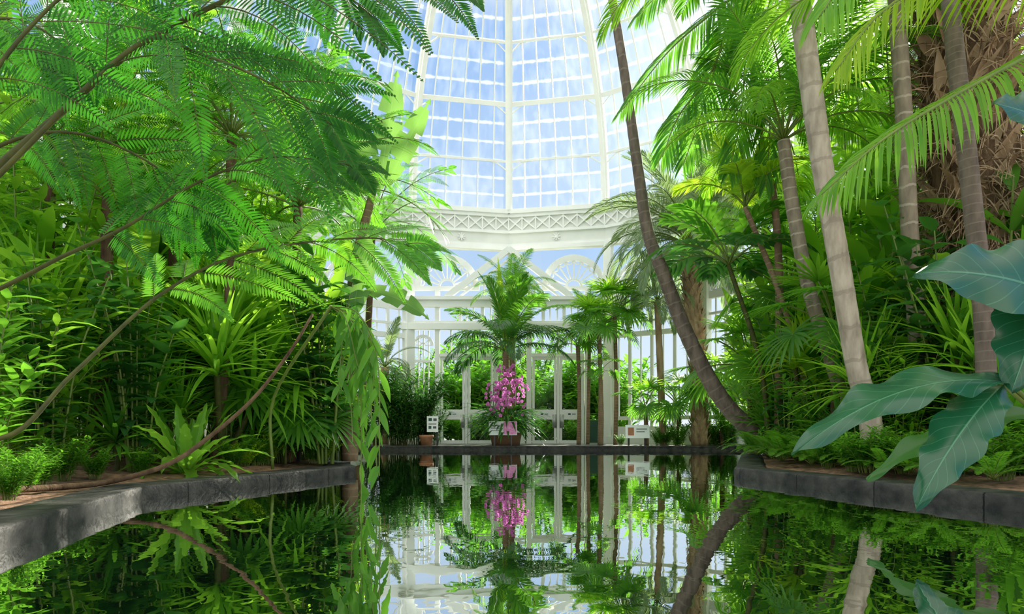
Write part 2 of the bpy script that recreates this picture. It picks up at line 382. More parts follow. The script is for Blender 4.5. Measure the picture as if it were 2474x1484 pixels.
def trunk(par,pts,rads,mat,ring=.05,k=10,seg=12,name='trunk',label=None):
    P=catmull(pts,k); n=len(P); mb=MB()
    rr=[]
    for i in range(n):
        x=i/(n-1)*(len(rads)-1); q=min(int(x),len(rads)-2); rr.append(rads[q]+(rads[q+1]-rads[q])*(x-q))
    mb.tube(P,rr,seg,0,ring)
    return part(par,name,mb.mesh(name,[mat],par.location),None,label)
# ================================================================== STRUCTURE
FLZ=.11
CX,CY,RD=-.09,12.6,7.4
Z0,Z1,DH=5.9,7.1,6.6
def dv(i,r=RD,z=0.):
    th=math.radians(22.5*i); return V((CX+r*math.sin(th),CY+r*math.cos(th),z))
ringt=[0,.22,.45,.68,.92,1.16,1.38]
def dp(i,t): return dv(i,RD*math.cos(t),Z1+DH*math.sin(t))
wn=1; tn=1
for i in range(-8,8):
    fr=MB(); gl=MB()
    for k in range(len(ringt)-1):
        for r in range(3):
            ta=ringt[k]+(ringt[k+1]-ringt[k])*r/3; tb=ringt[k]+(ringt[k+1]-ringt[k])*(r+1)/3
            a,b,c,d=dp(i,ta),dp(i+1,ta),dp(i+1,tb),dp(i,tb)
            v0=k*3+r; gl.poly([a,b,c,d],0,[(i*6,v0),(i*6+6,v0),(i*6+6,v0+1),(i*6,v0+1)])
            nr=(b-a).cross(d-a).normalized()
            for q in range(1,6):
                fr.beam(a.lerp(b,q/6),d.lerp(c,q/6),.032,.05,nr,0)
        a,b=dp(i,ringt[k]),dp(i+1,ringt[k])
        nr=(a-V((CX,CY,6))).normalized()
        fr.beam(a,b,.06 if k%2 else .12,.1,nr,0)
        if k in (1,2,3,4):
            for (e0,e1) in ((i,i+1),(i+1,i)):
                A=dp(e0,ringt[k]-.045); B=dp(e0,ringt[k]).lerp(dp(e1,ringt[k]),.28); C=A.lerp(B,.5)+(dp(e0,ringt[k])-dp(e0,ringt[k]-.05))*.3
                for u,w in ((A,C),(C,B)):
                    fr.beam(u,w,.03,.05,nr,0)
    fo=MB(); fo.v=fr.v+gl.v; fo.uv=fr.uv+gl.uv; n=len(fr.v); fo.f=fr.f+[tuple(x+n for x in f) for f in gl.f]; fo.m=fr.m+[1]*len(gl.f)
    struct('window_%d'%wn,fo,['white','dome'],'curved dome bay of streaked glass panes in white glazing bars','window'); wn+=1
for i in range(-8,8):
    rb=MB(); n=24
    for k in range(n):
        a=dp(i,1.4*k/n); b=dp(i,1.4*(k+1)/n); nr=(a-V((CX,CY,Z1))).normalized()
        rb.beam(a,b,.2,.2,nr,0)
        rb.beam(a-nr*.13,b-nr*.13,.09,.12,nr,0)
    struct('trim_%d'%tn,rb,['white'],'curved white iron dome rib between glass bays','rib'); tn+=1
lan=MB()
for k in range(16):
    lan.beam(dp(k,1.4),dp(k+1,1.4),.2,.3); lan.beam(dp(k,1.4),dv(k,.9,Z1+DH+1.0),.08,.08)
    lan.poly([dv(k,.95,Z1+DH+1),dv(k+1,.95,Z1+DH+1),V((CX,CY,Z1+DH+1.7))])
struct('ceiling',lan,['white'],'white lantern cap crowning the glass dome','ceiling')
for i in range(-5,5):
    f=MB(); a0,b0=dv(i,RD),dv(i+1,RD)
    nin=V((CX,CY,0))-(a0+b0)*.5; nin.z=0; nin.normalize()
    def w(t,z,o=0): 
        p=a0.lerp(b0,t); return V((p.x+nin.x*o,p.y+nin.y*o,z))
    def slab(za,zb,o,mi=0):
        f.poly([w(0,za,o),w(1,za,o),w(1,zb,o),w(0,zb,o)],mi); f.poly([w(0,zb,o),w(1,zb,o),w(1,zb,-.1),w(0,zb,-.1)],mi); f.poly([w(0,za,o),w(1,za,o),w(1,za,-.1),w(0,za,-.1)],mi)
    slab(Z0+.001,Z1-.001,.02,1); slab(Z1-.10,Z1+.03,.16); slab(Z1-.2,Z1-.102,.1); slab(Z0+.52,Z0+.60,.09); slab(Z0,Z0+.12,.14); slab(Z0+.122,Z0+.2,.08)
    nx=7
    for q in range(nx):
        for (t0_,t1_) in ((q/nx,(q+1)/nx),((q+1)/nx,q/nx)):
            f.beam(w(t0_,Z0+.62,.05),w(t1_,Z0+.98,.05),.035,.05,nin,0)
        f.beam(w(q/nx,Z0+.6,.05),w(q/nx,Z0+1.0,.05),.035,.06,nin,0)
    for an in range(8):
        c=w(.5,Z0+.36,.06); u=(b0-a0).normalized(); e=an*math.pi/4
        f.beam(c,c+u*math.cos(e)*.12+V((0,0,math.sin(e)*.12)),.025,.03,nin,0)
    struct('trim_%d'%tn,f,['white','whiteb'],'white frieze panel with crossed lattice moulding below the dome','frieze'); tn+=1
def fanlight(mb,c,u,rad,nin,rays=9,w=.05):
    def q(r,a): return c+u*(math.cos(a)*r)+V((0,0,math.sin(a)*r))
    for rr,ww in ((rad,w*2.0),(rad*.9,w*.7),(rad*.25,w*.8)):
        for k in range(20): mb.beam(q(rr,math.pi*k/20),q(rr,math.pi*(k+1)/20),ww,.08,nin,0)
    for k in range(rays+1):
        a=math.pi*k/rays; mb.beam(q(rad*.25,a),q(rad*.9,a),w*.55,.05,nin,0)
        if k<rays:
            for z in range(4):
                a0_=a+math.pi/rays*z/4; a1_=a+math.pi/rays*(z+1)/4
                r0=rad*(.9-.14*math.sin(math.pi*z/4)); r1=rad*(.9-.14*math.sin(math.pi*(z+1)/4))
                mb.beam(q(r0,a0_),q(r1,a1_),w*.5,.04,nin,0)
for i in (-5,-4,-3,-2,1,2,3,4):
    f=MB(); a0,b0=dv(i,RD),dv(i+1,RD); u=(b0-a0).normalized(); L=(b0-a0).length
    nin=V((CX,CY,0))-(a0+b0)*.5; nin.z=0; nin.normalize()
    def w(t,z,o=0):
        p=a0.lerp(b0,t); return V((p.x+nin.x*o,p.y+nin.y*o,z))
    f.beam(w(.04,FLZ,.04),w(.04,5.9,.04),.24,.2,nin); f.beam(w(.96,FLZ,.04),w(.96,5.9,.04),.24,.2,nin)
    for z,h in ((.36,.5),(.85,.1),(3.25,.14),(4.1,.2),(3.6,.06)): f.beam(w(0,z),w(1,z),.1,h,V((0,0,1)))
    for t in (.27,.5,.73): f.beam(w(t,.6),w(t,4.1),.08,.09,nin)
    for t in (.15,.385,.615,.85): f.beam(w(t,.9),w(t,4.1),.03,.04,nin)
    fanlight(f,w(.5,4.22),u,L*.43,nin)
    f.poly([w(0,.6,-.03),w(1,.6,-.03),w(1,5.9,-.03),w(0,5.9,-.03)],1)
    struct('window_%d'%wn,f,['white','glass'],'tall white framed glazed bay with a fanlight arch','window'); wn+=1
FY=19.44; mp_=FY/F
def X(px): return (px-1237)*mp_
def Z(py): return CH+(HZ-py)*mp_
def fb(mb,x0,x1,y0,y1,t=.12,o=0,mi=0):
    j=R.uniform(0,.006) if t>.03 else 0
    mb.box((X(x0),FY-t-o-j,Z(y1)),(X(x1),FY-o+j,Z(y0)),mi)
f=MB()
for x0,x1 in ((974,998),(1052,1063),(1193,1203),(1272,1284),(1412,1420),(1468,1490)): fb(f,x0,x1,700,1072,.14)
for x0,x1 in ((974,998),(1468,1490)):
    fb(f,x0-5,x1+5,722,735,.36); fb(f,x0-4,x1+4,1055,1072,.28); fb(f,x0+6,x1-6,800,1040,.2)
fb(f,970,1496,720,728,.30); fb(f,974,1492,728,744,.2); fb(f,974,1492,778,784,.16); fb(f,970,1492,784,798,.24)
fb(f,1000,1046,870,876,.1); fb(f,1422,1466,870,876,.1)
for x in (1112,1166,1224,1312,1362,1440): fb(f,x-4,x+4,744,778,.12)
for x in (1128,1144,1186,1246,1328,1346,1380,1396): fb(f,x-1.5,x+1.5,744,778,.08)
fb(f,1064,1192,855,863,.13); fb(f,1284,1410,855,863,.13); fb(f,1204,1268,854,860,.1)
for x in (1127,1348): fb(f,x-3,x+3,798,1072,.11)
for x in (1090,1160,1310,1380): fb(f,x-2,x+2,798,854,.08)
fb(f,998,1050,1000,1010,.08); fb(f,1204,1268,1040,1072,.08); fb(f,998,1050,1055,1072,.08)
for x in (1012,1024,1036): fb(f,x-1.5,x+1.5,800,1000,.06)
struct('wall_back',f,['white'],'white timber entrance screen of posts and beams','wall')
g=MB(); u=V((1,0,0)); nin=V((0,-1,0))
def seg(mb,x0,y0,x1,y1,w=.18,o=.1,h=.12): mb.beam(V((X(x0),FY-o,Z(y0))),V((X(x1),FY-o-R.uniform(0,.01),Z(y1))),w,h,nin)
seg(g,1231,606,1080,722,.17,.2); seg(g,1229,606,1380,722,.17,.21); seg(g,1232,628,1108,722,.05,.14); seg(g,1228,628,1354,722,.05,.15)
seg(g,1150,690,1310,690,.05); seg(g,1230,614,1230,722,.08,.12)
for x in (1170,1200,1260,1290): seg(g,x,722,x,655 if x in(1200,1260) else 680,.04,.14)
g.poly([V((X(1230),FY-.02,Z(606))),V((X(1384),FY-.02,Z(722))),V((X(1076),FY-.02,Z(722)))],1)
struct('trim_%d'%tn,g,['white','glass'],'white gabled pediment above the entrance doors','pediment'); tn+=1
for cx in (1080,1386):
    g=MB(); fanlight(g,V((X(cx),FY-.03,Z(694))),u,72*mp_,nin,10,.065); seg(g,cx-78,698,cx+78,698,.12,.03)
    g.poly([V((X(cx-78),FY,Z(605))),V((X(cx+78),FY,Z(605))),V((X(cx+78),FY,Z(720))),V((X(cx-78),FY,Z(720)))],1)
    struct('window_%d'%wn,g,['white','glass'],'white half-round fanlight with radiating spiderweb bars','window'); wn+=1
for x0,x1 in ((1000,1046),(1422,1466)):
    g=MB(); fb(g,x0,x1,800,1072,.01,0,1)
    fanlight(g,V((X((x0+x1)/2),FY-.05,Z(835))),u,(x1-x0)/2*mp_,nin,4,.03)
    if x0>1300: fb(g,x0+2,x1-2,1016,1070,.05,0,2)
    struct('window_%d'%wn,g,['white','glass','greenp'],'narrow sidelight window with an arched head beside the doors','window'); wn+=1
g=MB(); fb(g,1064,1410,746,776,.01,0,1); fb(g,1064,1410,800,852,.01,0,1); struct('window_%d'%wn,g,['white','glass'],'row of clear transom panes above the doors','window'); wn+=1
dn=1
for x0,x1,hx in ((1065,1123,1),(1131,1191,0),(1286,1344,1),(1352,1410,0)):
    g=MB(); S=5.5
    fb(g,x0,x0+S,863,1072,.09); fb(g,x1-S,x1,863,1072,.09); fb(g,x0+S,x1-S,863,870,.09); fb(g,x0+S,x1-S,990,1014,.09); fb(g,x0+S,x1-S,1064,1072,.09)
    fb(g,x0+S,x1-S,870,990,.01,.04,1); fb(g,x0+S,x1-S,1014,1064,.01,.04,1)
    c=(x0+x1)/2
    fb(g,c-13,c+13,997,1005,.004,.1,2); fb(g,c-9,c-3,999,1003,.004,.105,3); fb(g,c,c+9,1000,1002,.004,.105,3)
    o=struct('door_%d'%dn,g,['white','glass','sign','greenp'],'white glazed entrance door with a mid rail and kick pane','door'); dn+=1
    h=MB(); hxx=X(x1-5 if hx else x0+5); h.tube([V((hxx,FY-.17,Z(1030))),V((hxx,FY-.17,Z(1004)))],.03,8,0); h.box((hxx-.06,FY-.13,Z(1034)),(hxx+.06,FY-.1,Z(1002)))
    part(o,'handle',h.mesh('door_handle',['steel'],o.location))
# ground, pool
LP=[(-1.9,-3),(-2.05,1),(-2.13,2.76),(-2.65,4.8),(-1.77,7.5),(-1.9,7.8),(-2.7,11),(-3.4,14),(-3.9,16.4)]
RP=[(3.3,-3),(3.25,1),(3.1,4.0),(2.38,7.1),(2.5,7.4),(3.7,10.7),(4.76,13.3),(5.95,16.4)]
def dens(P,s=.15):
    out=[]
    for a,b in zip(P[:-1],P[1:]):
        a,b=V((a[0],a[1],0)),V((b[0],b[1],0)); n=max(1,int((b-a).length/s))
        for k in range(n): out.append(a.lerp(b,k/n))
    out.append(V((P[-1][0],P[-1][1],0))); return out
def coping(P,sg,label,hh=.10):
    D=dens(P,.06); mb=MB(); n=len(D); rows=[]
    for i,p in enumerate(D):
        t=(D[min(i+1,n-1)]-D[max(0,i-1)]).normalized(); o=V((t.y,-t.x,0))*sg
        j=noise.noise(p*2.1)*.008+noise.noise(p*11)*.005; k=noise.noise(p*6.3)*.003+noise.noise(p*19)*.002
        rows.append([p+V((0,0,-.3)),p+V((0,0,.04))+o*(j*.6),p+o*(j)+V((0,0,hh-.012+k)),p+o*(.010+j)+V((0,0,hh+k)),p+o*.14+V((0,0,hh+noise.noise(p*13)*.003)),p+o*.27+V((0,0,hh+.004-k)),p+o*(.33+j)+V((0,0,hh-.02)),p+o*.34+V((0,0,.0))])
    for r in rows:
        for q in r: mb.v.append(q); mb.uv.append((0,0))
    m=len(rows[0])
    for i in range(n-1):
        for k in range(m-1):
            a=i*m+k; mb.f.append((a,a+1,a+m+1,a+m)); mb.m.append(0)
    single('pool_coping',mb.mesh('pool_coping',['stone'],D[0]),label,'coping',D[0],'pool edges')
    return D
DL=coping(LP,-1,'rough dark slate coping edging the pool by the mulch bed')
DR=coping(RP,1,'dark stone coping edging the pool below the anthurium bed')
mb=MB(); mb.box((-4.4,16.42,-.3),(6.4,16.75,.09)); mb.box((-4.4,16.38,.09),(6.4,16.8,.115))
single('pool_coping',mb.mesh('pool_coping_far',['stone'],None,False),'straight dark stone coping in front of the entrance terrace','coping',group='pool edges')
mb=MB(); mb.poly([(-4.5,-4,0),(6.5,-4,0),(6.5,16.5,0),(-4.5,16.5,0)])
single('pool_water',mb.mesh('pool_water',['water']),'still dark pool water reflecting the plants and dome','water')
def bed(D,sg,ox,label,rise):
    mb=MB(); D=D[::2]+[D[-1]]; n=len(D); m=26
    for i,p in enumerate(D):
        t=(D[min(i+1,n-1)]-D[max(0,i-1)]).normalized(); o=V((t.y,-t.x,0))*sg; a=p+o*.29
        for k in range(m):
            u=(k/(m-1))**1.6; x=a.x+(ox-a.x)*u; y=a.y+(p.y-a.y)*u
            dd=abs(x-a.x); z=.08+min(dd,1.5)*rise*.5+noise.noise(V((x*2,y*2,0)))*.05*min(1,dd*3)+noise.noise(V((x*9,y*9,3)))*.03*min(1,dd*3)
            mb.v.append(V((x,y,z))); mb.uv.append((0,0))
    for i in range(n-1):
        for k in range(m-1):
            a=i*m+k; mb.f.append((a,a+1,a+m+1,a+m)); mb.m.append(0)
    single('planting_bed',mb.mesh('planting_bed',['soil']),label,'soil bed',group='planting beds')
bed(DL,-1,-14,'brown mulch planting bed behind rough slate coping',.16)
bed(DR,1,14,'shaded brown soil bed crowded with palm trunks',.14)
mb=MB(); mb.poly([(-60,16.7,FLZ),(60,16.7,FLZ),(60,90,FLZ),(-60,90,FLZ)]); struct('floor',mb,['floor'],'pale grey paved terrace in front of the doors','floor')
# ================================================================== PLANT TEMPLATES
T={}
T['tall']=[shrub_meshes('tall_leafy',5.6,1.5,15,60,.44,.11,'bright','stemg',.08,.8,.8,.018),
           shrub_meshes('tall_leafy_mid',5.2,1.4,15,70,.38,.10,'mid','stemg',.08,.8,.8,.018)]
T['narrow']=[shrub_meshes('narrow_leafy',5.5,1.4,20,100,.34,.035,'mid','stemg',.15,1.2,.8,.014,.2),
             shrub_meshes('narrow_leafy_bright',4.6,1.3,20,100,.36,.045,'bright','stemg',.1,1.1,.8,.014,.2)]
T['ginger']=[shrub_meshes('ginger',2.3,.8,14,30,.36,.08,'bright','stemg',.12,.6,.8,.012),
             shrub_meshes('ginger_mid',2.1,.8,14,30,.34,.09,'mid','stemg',.12,.6,.8,.012)]
T['heli']=[shrub_meshes('heliconia',3.0,.7,10,6,.9,.2,'bright','stemg',.35,.9,.45,.02,.3,7,.45,.5,(.5,1.0)),
           shrub_meshes('heliconia_mid',2.6,.7,10,6,.85,.22,'mid','stemg',.35,.9,.45,.02,.3,7,.45,.5,(.5,1.0))]
T['strap']=[strap_meshes('strap_bright',60,.95,.05,'bright',1.0,3,.35),strap_meshes('strap_mid',60,.8,.06,'mid',.3,1),strap_meshes('strap_yellow',50,.7,.05,'yellow',1.4,3,.3)]
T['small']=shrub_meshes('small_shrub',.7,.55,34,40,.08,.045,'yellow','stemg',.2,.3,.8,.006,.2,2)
T['darks']=shrub_meshes('dark_shrub',1.0,.6,26,34,.2,.05,'mid','stemg',.15,.6,.8,.008,.25)
T['bushm']=shrub_meshes('mid_bush',1.2,.8,26,40,.18,.06,'mid','stemg',.02,.5,.8,.008,.25)
T['hedge']=shrub_meshes('garden_tree',4.6,1.9,34,90,.26,.13,'mid','stemb',.02,.5,.8,.03,.2,2)
T['lady']=shrub_meshes('lady_palm',1.9,.9,18,60,.34,.05,'dark','stemb',.1,.9,.8,.012,.25)
T['philo']=shrub_meshes('philodendron',2.3,.5,9,20,.28,.13,'dark','stemg',.15,1.0,.8,.014,.3,5,.35)
kent=[frond_mesh('kentia_a',2.3,1.45,1.0,46,.55,.045,'mid',ang=.9,droop=.7,lift=.3),
      frond_mesh('kentia_b',2.3,1.2,-.1,46,.55,.045,'mid',droop=1.0),
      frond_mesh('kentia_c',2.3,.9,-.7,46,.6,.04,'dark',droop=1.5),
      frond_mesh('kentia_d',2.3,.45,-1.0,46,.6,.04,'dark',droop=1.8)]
butia=[frond_mesh('butia_a',2.5,1.4,.5,60,.42,.028,'grey',droop=.6,lift=.5,ang=.9,seg=3,fold=0),
       frond_mesh('butia_b',2.5,1.1,-.7,60,.45,.028,'grey',droop=.9,lift=.4,ang=.95,fold=0),
       frond_mesh('butia_c',2.4,.7,-1.4,60,.45,.028,'grey',droop=1.2,lift=.3,ang=1.,fold=0),
       frond_mesh('butia_d',2.2,.1,-1.5,60,.45,.028,'grey',droop=1.4,lift=.1,ang=1.,fold=0)]
arec=[frond_mesh('areca_a',2.6,1.3,.4,56,.6,.03,'mid',droop=.9),
      frond_mesh('areca_b',2.6,1.0,-.5,56,.62,.03,'mid',droop=1.3),
      frond_mesh('areca_c',2.4,.6,-1.1,56,.62,.03,'bright',droop=1.6)]
fan=[fan_mesh('fan_a',.7,1.3,.9,.62,28,4.6,'bright',.5,.6),fan_mesh('fan_b',.8,.9,.3,.62,28,4.8,'mid',.7,.6),fan_mesh('fan_c',.8,.4,-.5,.62,28,4.8,'mid',.9,.6)]
fanb=[fan_mesh('fanb_a',.9,1.2,.8,.8,30,4.4,'bright',.3,.7),fan_mesh('fanb_b',.9,.8,.2,.8,30,4.4,'bright',.4,.7),fan_mesh('fanb_c',.9,.4,-.4,.8,30,4.4,'mid',.5,.7)]
def gfern_frond(name,L,e0,e1,leaf,np_=9,Lp=.55,nl=24,ll=.07,lw=.0115):
    mb=MB(); P,_=arc(L,e0,e1,14); bipinnate(mb,P,V((-.2,0,1)),.15,np_,Lp,nl,ll,lw,1.1,.05,.5,.014)
    return mb.mesh(name,[leaf,'stemg'])
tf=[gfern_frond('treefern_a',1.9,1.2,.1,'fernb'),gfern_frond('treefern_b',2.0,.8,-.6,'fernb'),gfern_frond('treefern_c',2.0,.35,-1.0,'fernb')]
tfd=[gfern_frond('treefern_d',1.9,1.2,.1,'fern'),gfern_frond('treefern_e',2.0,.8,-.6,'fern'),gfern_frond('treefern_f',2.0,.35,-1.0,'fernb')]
gf=[frond_mesh('groundfern_a',.55,1.2,.1,26,.11,.025,'mid',droop=.3,lift=.05,r=.006,seg=2,fold=0),frond_mesh('groundfern_b',.6,.8,-.6,26,.11,.025,'mid',droop=.3,lift=.05,r=.006,seg=2,fold=0)]
GZ=.12
def G(px,d): p=at(px,1040,d); return V((p.x,d,GZ if d<16.7 else FLZ))
# ---------------- background greenery, left bed
for k,(px,d,t,i,s) in enumerate([(-60,8.5,'tall',0,1.1),(120,9.2,'tall',1,1.2),(290,8.2,'tall',0,1.0),(420,9.5,'narrow',1,1.15),(560,9.0,'tall',0,.95),(700,10.5,'tall',0,.8),
        (60,6.4,'tall',0,.75),(330,11.5,'tall',0,1.3),(600,12,'narrow',1,1.2),(-200,7,'narrow',0,1.0),(150,12,'tall',0,1.5)]):
    put('leafy_tree' if t=='tall' else 'bamboo_clump',T[t][i],G(px,d),('tall tropical shrub with broad bright green leaves' if t=='tall' else 'tall clump of slender canes with narrow drooping leaves'),'tree' if t=='tall' else 'bamboo','tall greenery in the beds',None,s)
for px,d,i,s in [(60,5.2,0,.75),(190,6.0,0,.9),(330,6.8,0,.85),(610,8.8,0,.8),(-40,4.4,1,.7),(690,7.8,0,.5)]:
    put('ginger_plant',T['ginger'][i],G(px,d),'ginger plant with arching canes of lance-shaped leaves','plant','ginger clumps',None,s)
for px,d,i,s in [(220,6.6,0,.85),(430,7.8,0,1.0),(710,8.9,0,1.0),(40,7.0,1,1.0),(570,7.4,0,.85),(340,9.2,0,1.4),(120,5.9,0,.7),(500,8.6,0,1.2),(2080,8.6,0,1.1),(2430,7.0,1,1.2),(1930,10.2,0,1.0),(2250,8.4,0,1.2),(1850,11.3,0,.9),(2170,7.6,0,.8),(2010,8.4,0,.8)]:
    put('heliconia',T['heli'][i],G(px,d),'heliconia clump with upright paddle-shaped leaves','plant','heliconia clumps',None,s)
for px,d,i,s in [(540,7.0,0,1.1),(620,7.6,0,1.3),(380,6.5,0,.6),(280,5.8,1,.7),(760,9.0,2,1.2),(470,8.0,2,1.2),(150,6.3,0,1.2),(690,7.3,1,.6),(1860,9.8,1,1.0),(1780,17.2,0,1.2),(2030,7.4,1,.8),(2110,7.0,0,.9),(2310,6.4,0,1.0),(1950,8.6,2,1.0),(2440,5.8,1,1.1),(2220,7.4,2,1.1),(330,7.4,2,1.1),(2000,9.4,2,1.2)]:
    put('dracaena',T['strap'][i],G(px,d),'spiky dracaena with narrow arching strap leaves','plant','strap-leaved plants',None,s)
for px,d,s in [(680,7.9,.9),(740,8.6,.9),(790,8.4,.8),(640,7.3,.6),(780,7.7,.5),(590,6.8,.4)]:
    put('low_shrub',T['small'],G(px,d),'low rounded shrub with small lime green leaves','shrub','lime shrubs',None,s)
for px,d,s in [(60,4.1,.3),(150,5.0,.35),(560,6.6,.3),(620,7.0,.35),(20,3.6,.25),(230,5.2,.25),(340,5.6,.25),(760,7.6,.35),(100,4.5,.25)]:
    put('ground_plant',T['darks'],G(px,d),'low green ground plant in mulch','plant','ground plants',None,s)
for px,d,s in [(330,5.9,.95),(790,7.6,1.2),(820,8.3,1.0),(120,5.2,.8)]:
    put('philodendron',T['philo'],G(px,d),'climbing philodendron with dark glossy broad leaves','plant','philodendrons',None,s)
b=G(450,5.9); o=thing('birds_nest_fern','rosette fern with broad lime green strap leaves','fern',b)
for i in range(36):
    az=i*2.4; k=i/36; e=1.4-1.1*k; mb=MB()
    d=V((math.cos(az)*math.cos(e),math.sin(az)*math.cos(e),math.sin(e)))
    mb.broad(V((math.cos(az)*.04,math.sin(az)*.04,0)),d,V((0,0,1)) if e<1.2 else V((-math.cos(az),-math.sin(az),.3)),R.uniform(.5,.8),.10,0,.25+1.9*k,18,4,.3,.012,0,.55,ruff=.18)
    part(o,'frond',mb.mesh('nest_frond',['nest']))
for px,d,z,s in [(640,8.2,.9,1.0),(570,8.8,1.3,.9),(700,7.9,.5,.7),(480,9.0,2.0,1.0)]:
    b=G(px,d); o=thing('fan_palm','bright green fan palm with spiky radiating leaves','palm',b,'fan palms')
    trunk(o,[b,b+V((0,0,z*.5)),b+V((0,0,z))],[.07,.07],'bootd'); crown(o,V((0,0,z)),fanb,16,px*.01,s=s)
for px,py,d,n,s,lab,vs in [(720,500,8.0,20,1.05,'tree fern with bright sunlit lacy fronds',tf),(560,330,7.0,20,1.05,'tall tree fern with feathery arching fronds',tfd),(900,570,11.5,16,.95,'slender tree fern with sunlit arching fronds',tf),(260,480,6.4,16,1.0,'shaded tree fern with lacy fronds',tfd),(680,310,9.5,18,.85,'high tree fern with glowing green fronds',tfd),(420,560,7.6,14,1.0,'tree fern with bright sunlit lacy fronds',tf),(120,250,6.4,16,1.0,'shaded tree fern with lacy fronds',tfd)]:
    b=G(px-40,d); c=at(px,py,d); o=thing('tree_fern',lab,'fern',b,'tree ferns')
    trunk(o,[b,(b+c)*.5+V((.05,0,0)),c],[.06,.05],'bootd'); crown(o,c-b,vs,n,px*.013,s=s)
def giant(pts,d,nrm,t0,n,Lp,leaf='fern',r=.015,sides=(-1,1),ang=1.05,droop=.75,nl=34,ll=.092,lw=.0135,par=None,lift=0):
    ds=d if isinstance(d,list) else [d]*len(pts)
    P=catmull([at(p[0],p[1],q) for p,q in zip(pts,ds)],8); mb=MB()
    bipinnate(mb,P,nrm.normalized(),t0,n,Lp,nl,ll,lw,ang,lift,droop,r,.14,sides)
    part(par,'frond',mb.mesh('giant_frond',[leaf,'stemb'],par.location))
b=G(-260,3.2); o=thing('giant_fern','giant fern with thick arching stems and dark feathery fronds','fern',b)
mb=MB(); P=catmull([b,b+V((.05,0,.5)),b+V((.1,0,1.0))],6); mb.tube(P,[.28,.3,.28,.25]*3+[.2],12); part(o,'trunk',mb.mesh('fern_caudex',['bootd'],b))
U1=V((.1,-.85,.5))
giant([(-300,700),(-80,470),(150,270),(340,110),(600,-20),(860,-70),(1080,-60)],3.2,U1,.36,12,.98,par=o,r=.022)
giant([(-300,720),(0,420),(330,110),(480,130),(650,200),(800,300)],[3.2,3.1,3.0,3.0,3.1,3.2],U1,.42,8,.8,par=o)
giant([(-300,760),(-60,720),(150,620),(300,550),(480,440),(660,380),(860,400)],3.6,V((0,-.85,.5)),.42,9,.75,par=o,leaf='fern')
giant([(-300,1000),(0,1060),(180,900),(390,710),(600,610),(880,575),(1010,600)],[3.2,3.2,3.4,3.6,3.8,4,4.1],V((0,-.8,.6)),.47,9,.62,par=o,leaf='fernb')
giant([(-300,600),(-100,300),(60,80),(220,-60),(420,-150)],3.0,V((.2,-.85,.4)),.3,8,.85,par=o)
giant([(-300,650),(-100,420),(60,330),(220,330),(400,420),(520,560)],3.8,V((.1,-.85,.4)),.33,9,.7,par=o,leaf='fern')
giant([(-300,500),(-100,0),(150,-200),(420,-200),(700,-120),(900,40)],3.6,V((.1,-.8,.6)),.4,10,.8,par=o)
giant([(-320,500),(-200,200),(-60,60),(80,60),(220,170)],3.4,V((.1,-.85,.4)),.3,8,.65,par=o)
b=at(20,1195,3.9); b.z=.15
o=thing('leaning_branch','thin bare brown stem arching over the mulch bed','branch',b)
P=catmull([b,at(130,1178,4.3),at(260,1165,4.7),at(400,1125,5.0),at(500,1060,5.2),at(610,965,5.4),at(700,850,5.6),at(755,760,5.8)],8)
mb=MB(); mb.tube(P,[.024*(1-.5*i/(len(P)-1)) for i in range(len(P))],7); part(o,'stem',mb.mesh('bare_branch',['bootd'],b))
b=V((-2.35,6.5,.12)); o=thing('weeping_plant','weeping plant with long glossy leaves trailing to the water','plant',b)
st=MB(); lf=MB(); top=at(800,740,5.6)
st.tube(catmull([b,b+V((.05,-.1,.7)),top],6),.016,6)
for k in range(10):
    x0=800+R.uniform(-40,30); x1=R.uniform(830,915); y1=R.uniform(880,1080) if k else 1195
    if k in (1,2): y1=1150; x1=885+k*14
    if k in (3,): x1-=70; y1=940
    q=5.6-R.uniform(0,.5)
    P=catmull([top,at((x0+x1)/2+20,770+R.uniform(-20,30),q),at(x1,880,q-.05),at(x1+R.uniform(-15,15),y1,q-.1)],8)
    st.tube(P,[.005]*len(P),4,0,cap=False)
    n=int((y1-740)/26)
    for j in range(n):
        t=.15+.85*(j+.5)/n; p=lerpl(P,t); th=R.uniform(0,6.28)
        lf.leaf(p,V((math.cos(th)*.45,math.sin(th)*.4,-.6)).normalized(),V((R.uniform(-.9,.9),-1,.3)),R.uniform(.16,.30),R.uniform(.035,.06),0,1.1,5,.3,.4)
part(o,'stem',st.mesh('vine_stem',['stemg'],b)); part(o,'foliage',lf.mesh('vine_leaf',['mid'],b))
DB=8.2; b=G(845,DB); o=thing('banana_plant','banana plant with huge paddle leaves and brown trunk','banana plant',b)
trunk(o,[b,at(845,850,DB),at(860,640,DB),at(910,430,DB)],[.10,.08,.04],'barkb')
for (x0,y0,x1,y1,W,dr) in [(915,470,958,180,.34,.15),(930,460,1035,245,.28,.2),(890,560,850,770,.34,.2),(880,700,1035,765,.26,.5),(900,450,830,260,.4,.3),(900,470,780,380,.4,.6)]:
    p=at(x0,y0,DB); q=at(x1,y1,DB+R.uniform(-.6,0)); d=q-p; mb=MB()
    mb.broad(p,d.normalized()+V((0,0,dr*.4)),V((.3,-1,.3)),d.length*1.03,W,0,dr,20,6,.35,.01,0,.5,split=6)
    part(o,'leaf',mb.mesh('banana_leaf',['banana'],b))
for px,d,s in [(955,17.3,1.1),(1005,17.5,1.05),(905,17.2,1.1),(1045,17.6,.7),(980,17.0,.8)]:
    put('lady_palm',T['lady'],G(px,d),'dark green lady palm clump with slender canes','palm','lady palms',None,s)
b=G(930,18.0); o=thing('feather_palm','small palm with grey-green arching feathery fronds','palm',b); trunk(o,[b,b+V((0,0,.9)),b+V((0,0,2.1))],[.1,.1],'boot'); crown(o,V((0,0,2.1)),butia,16,3,s=.6)
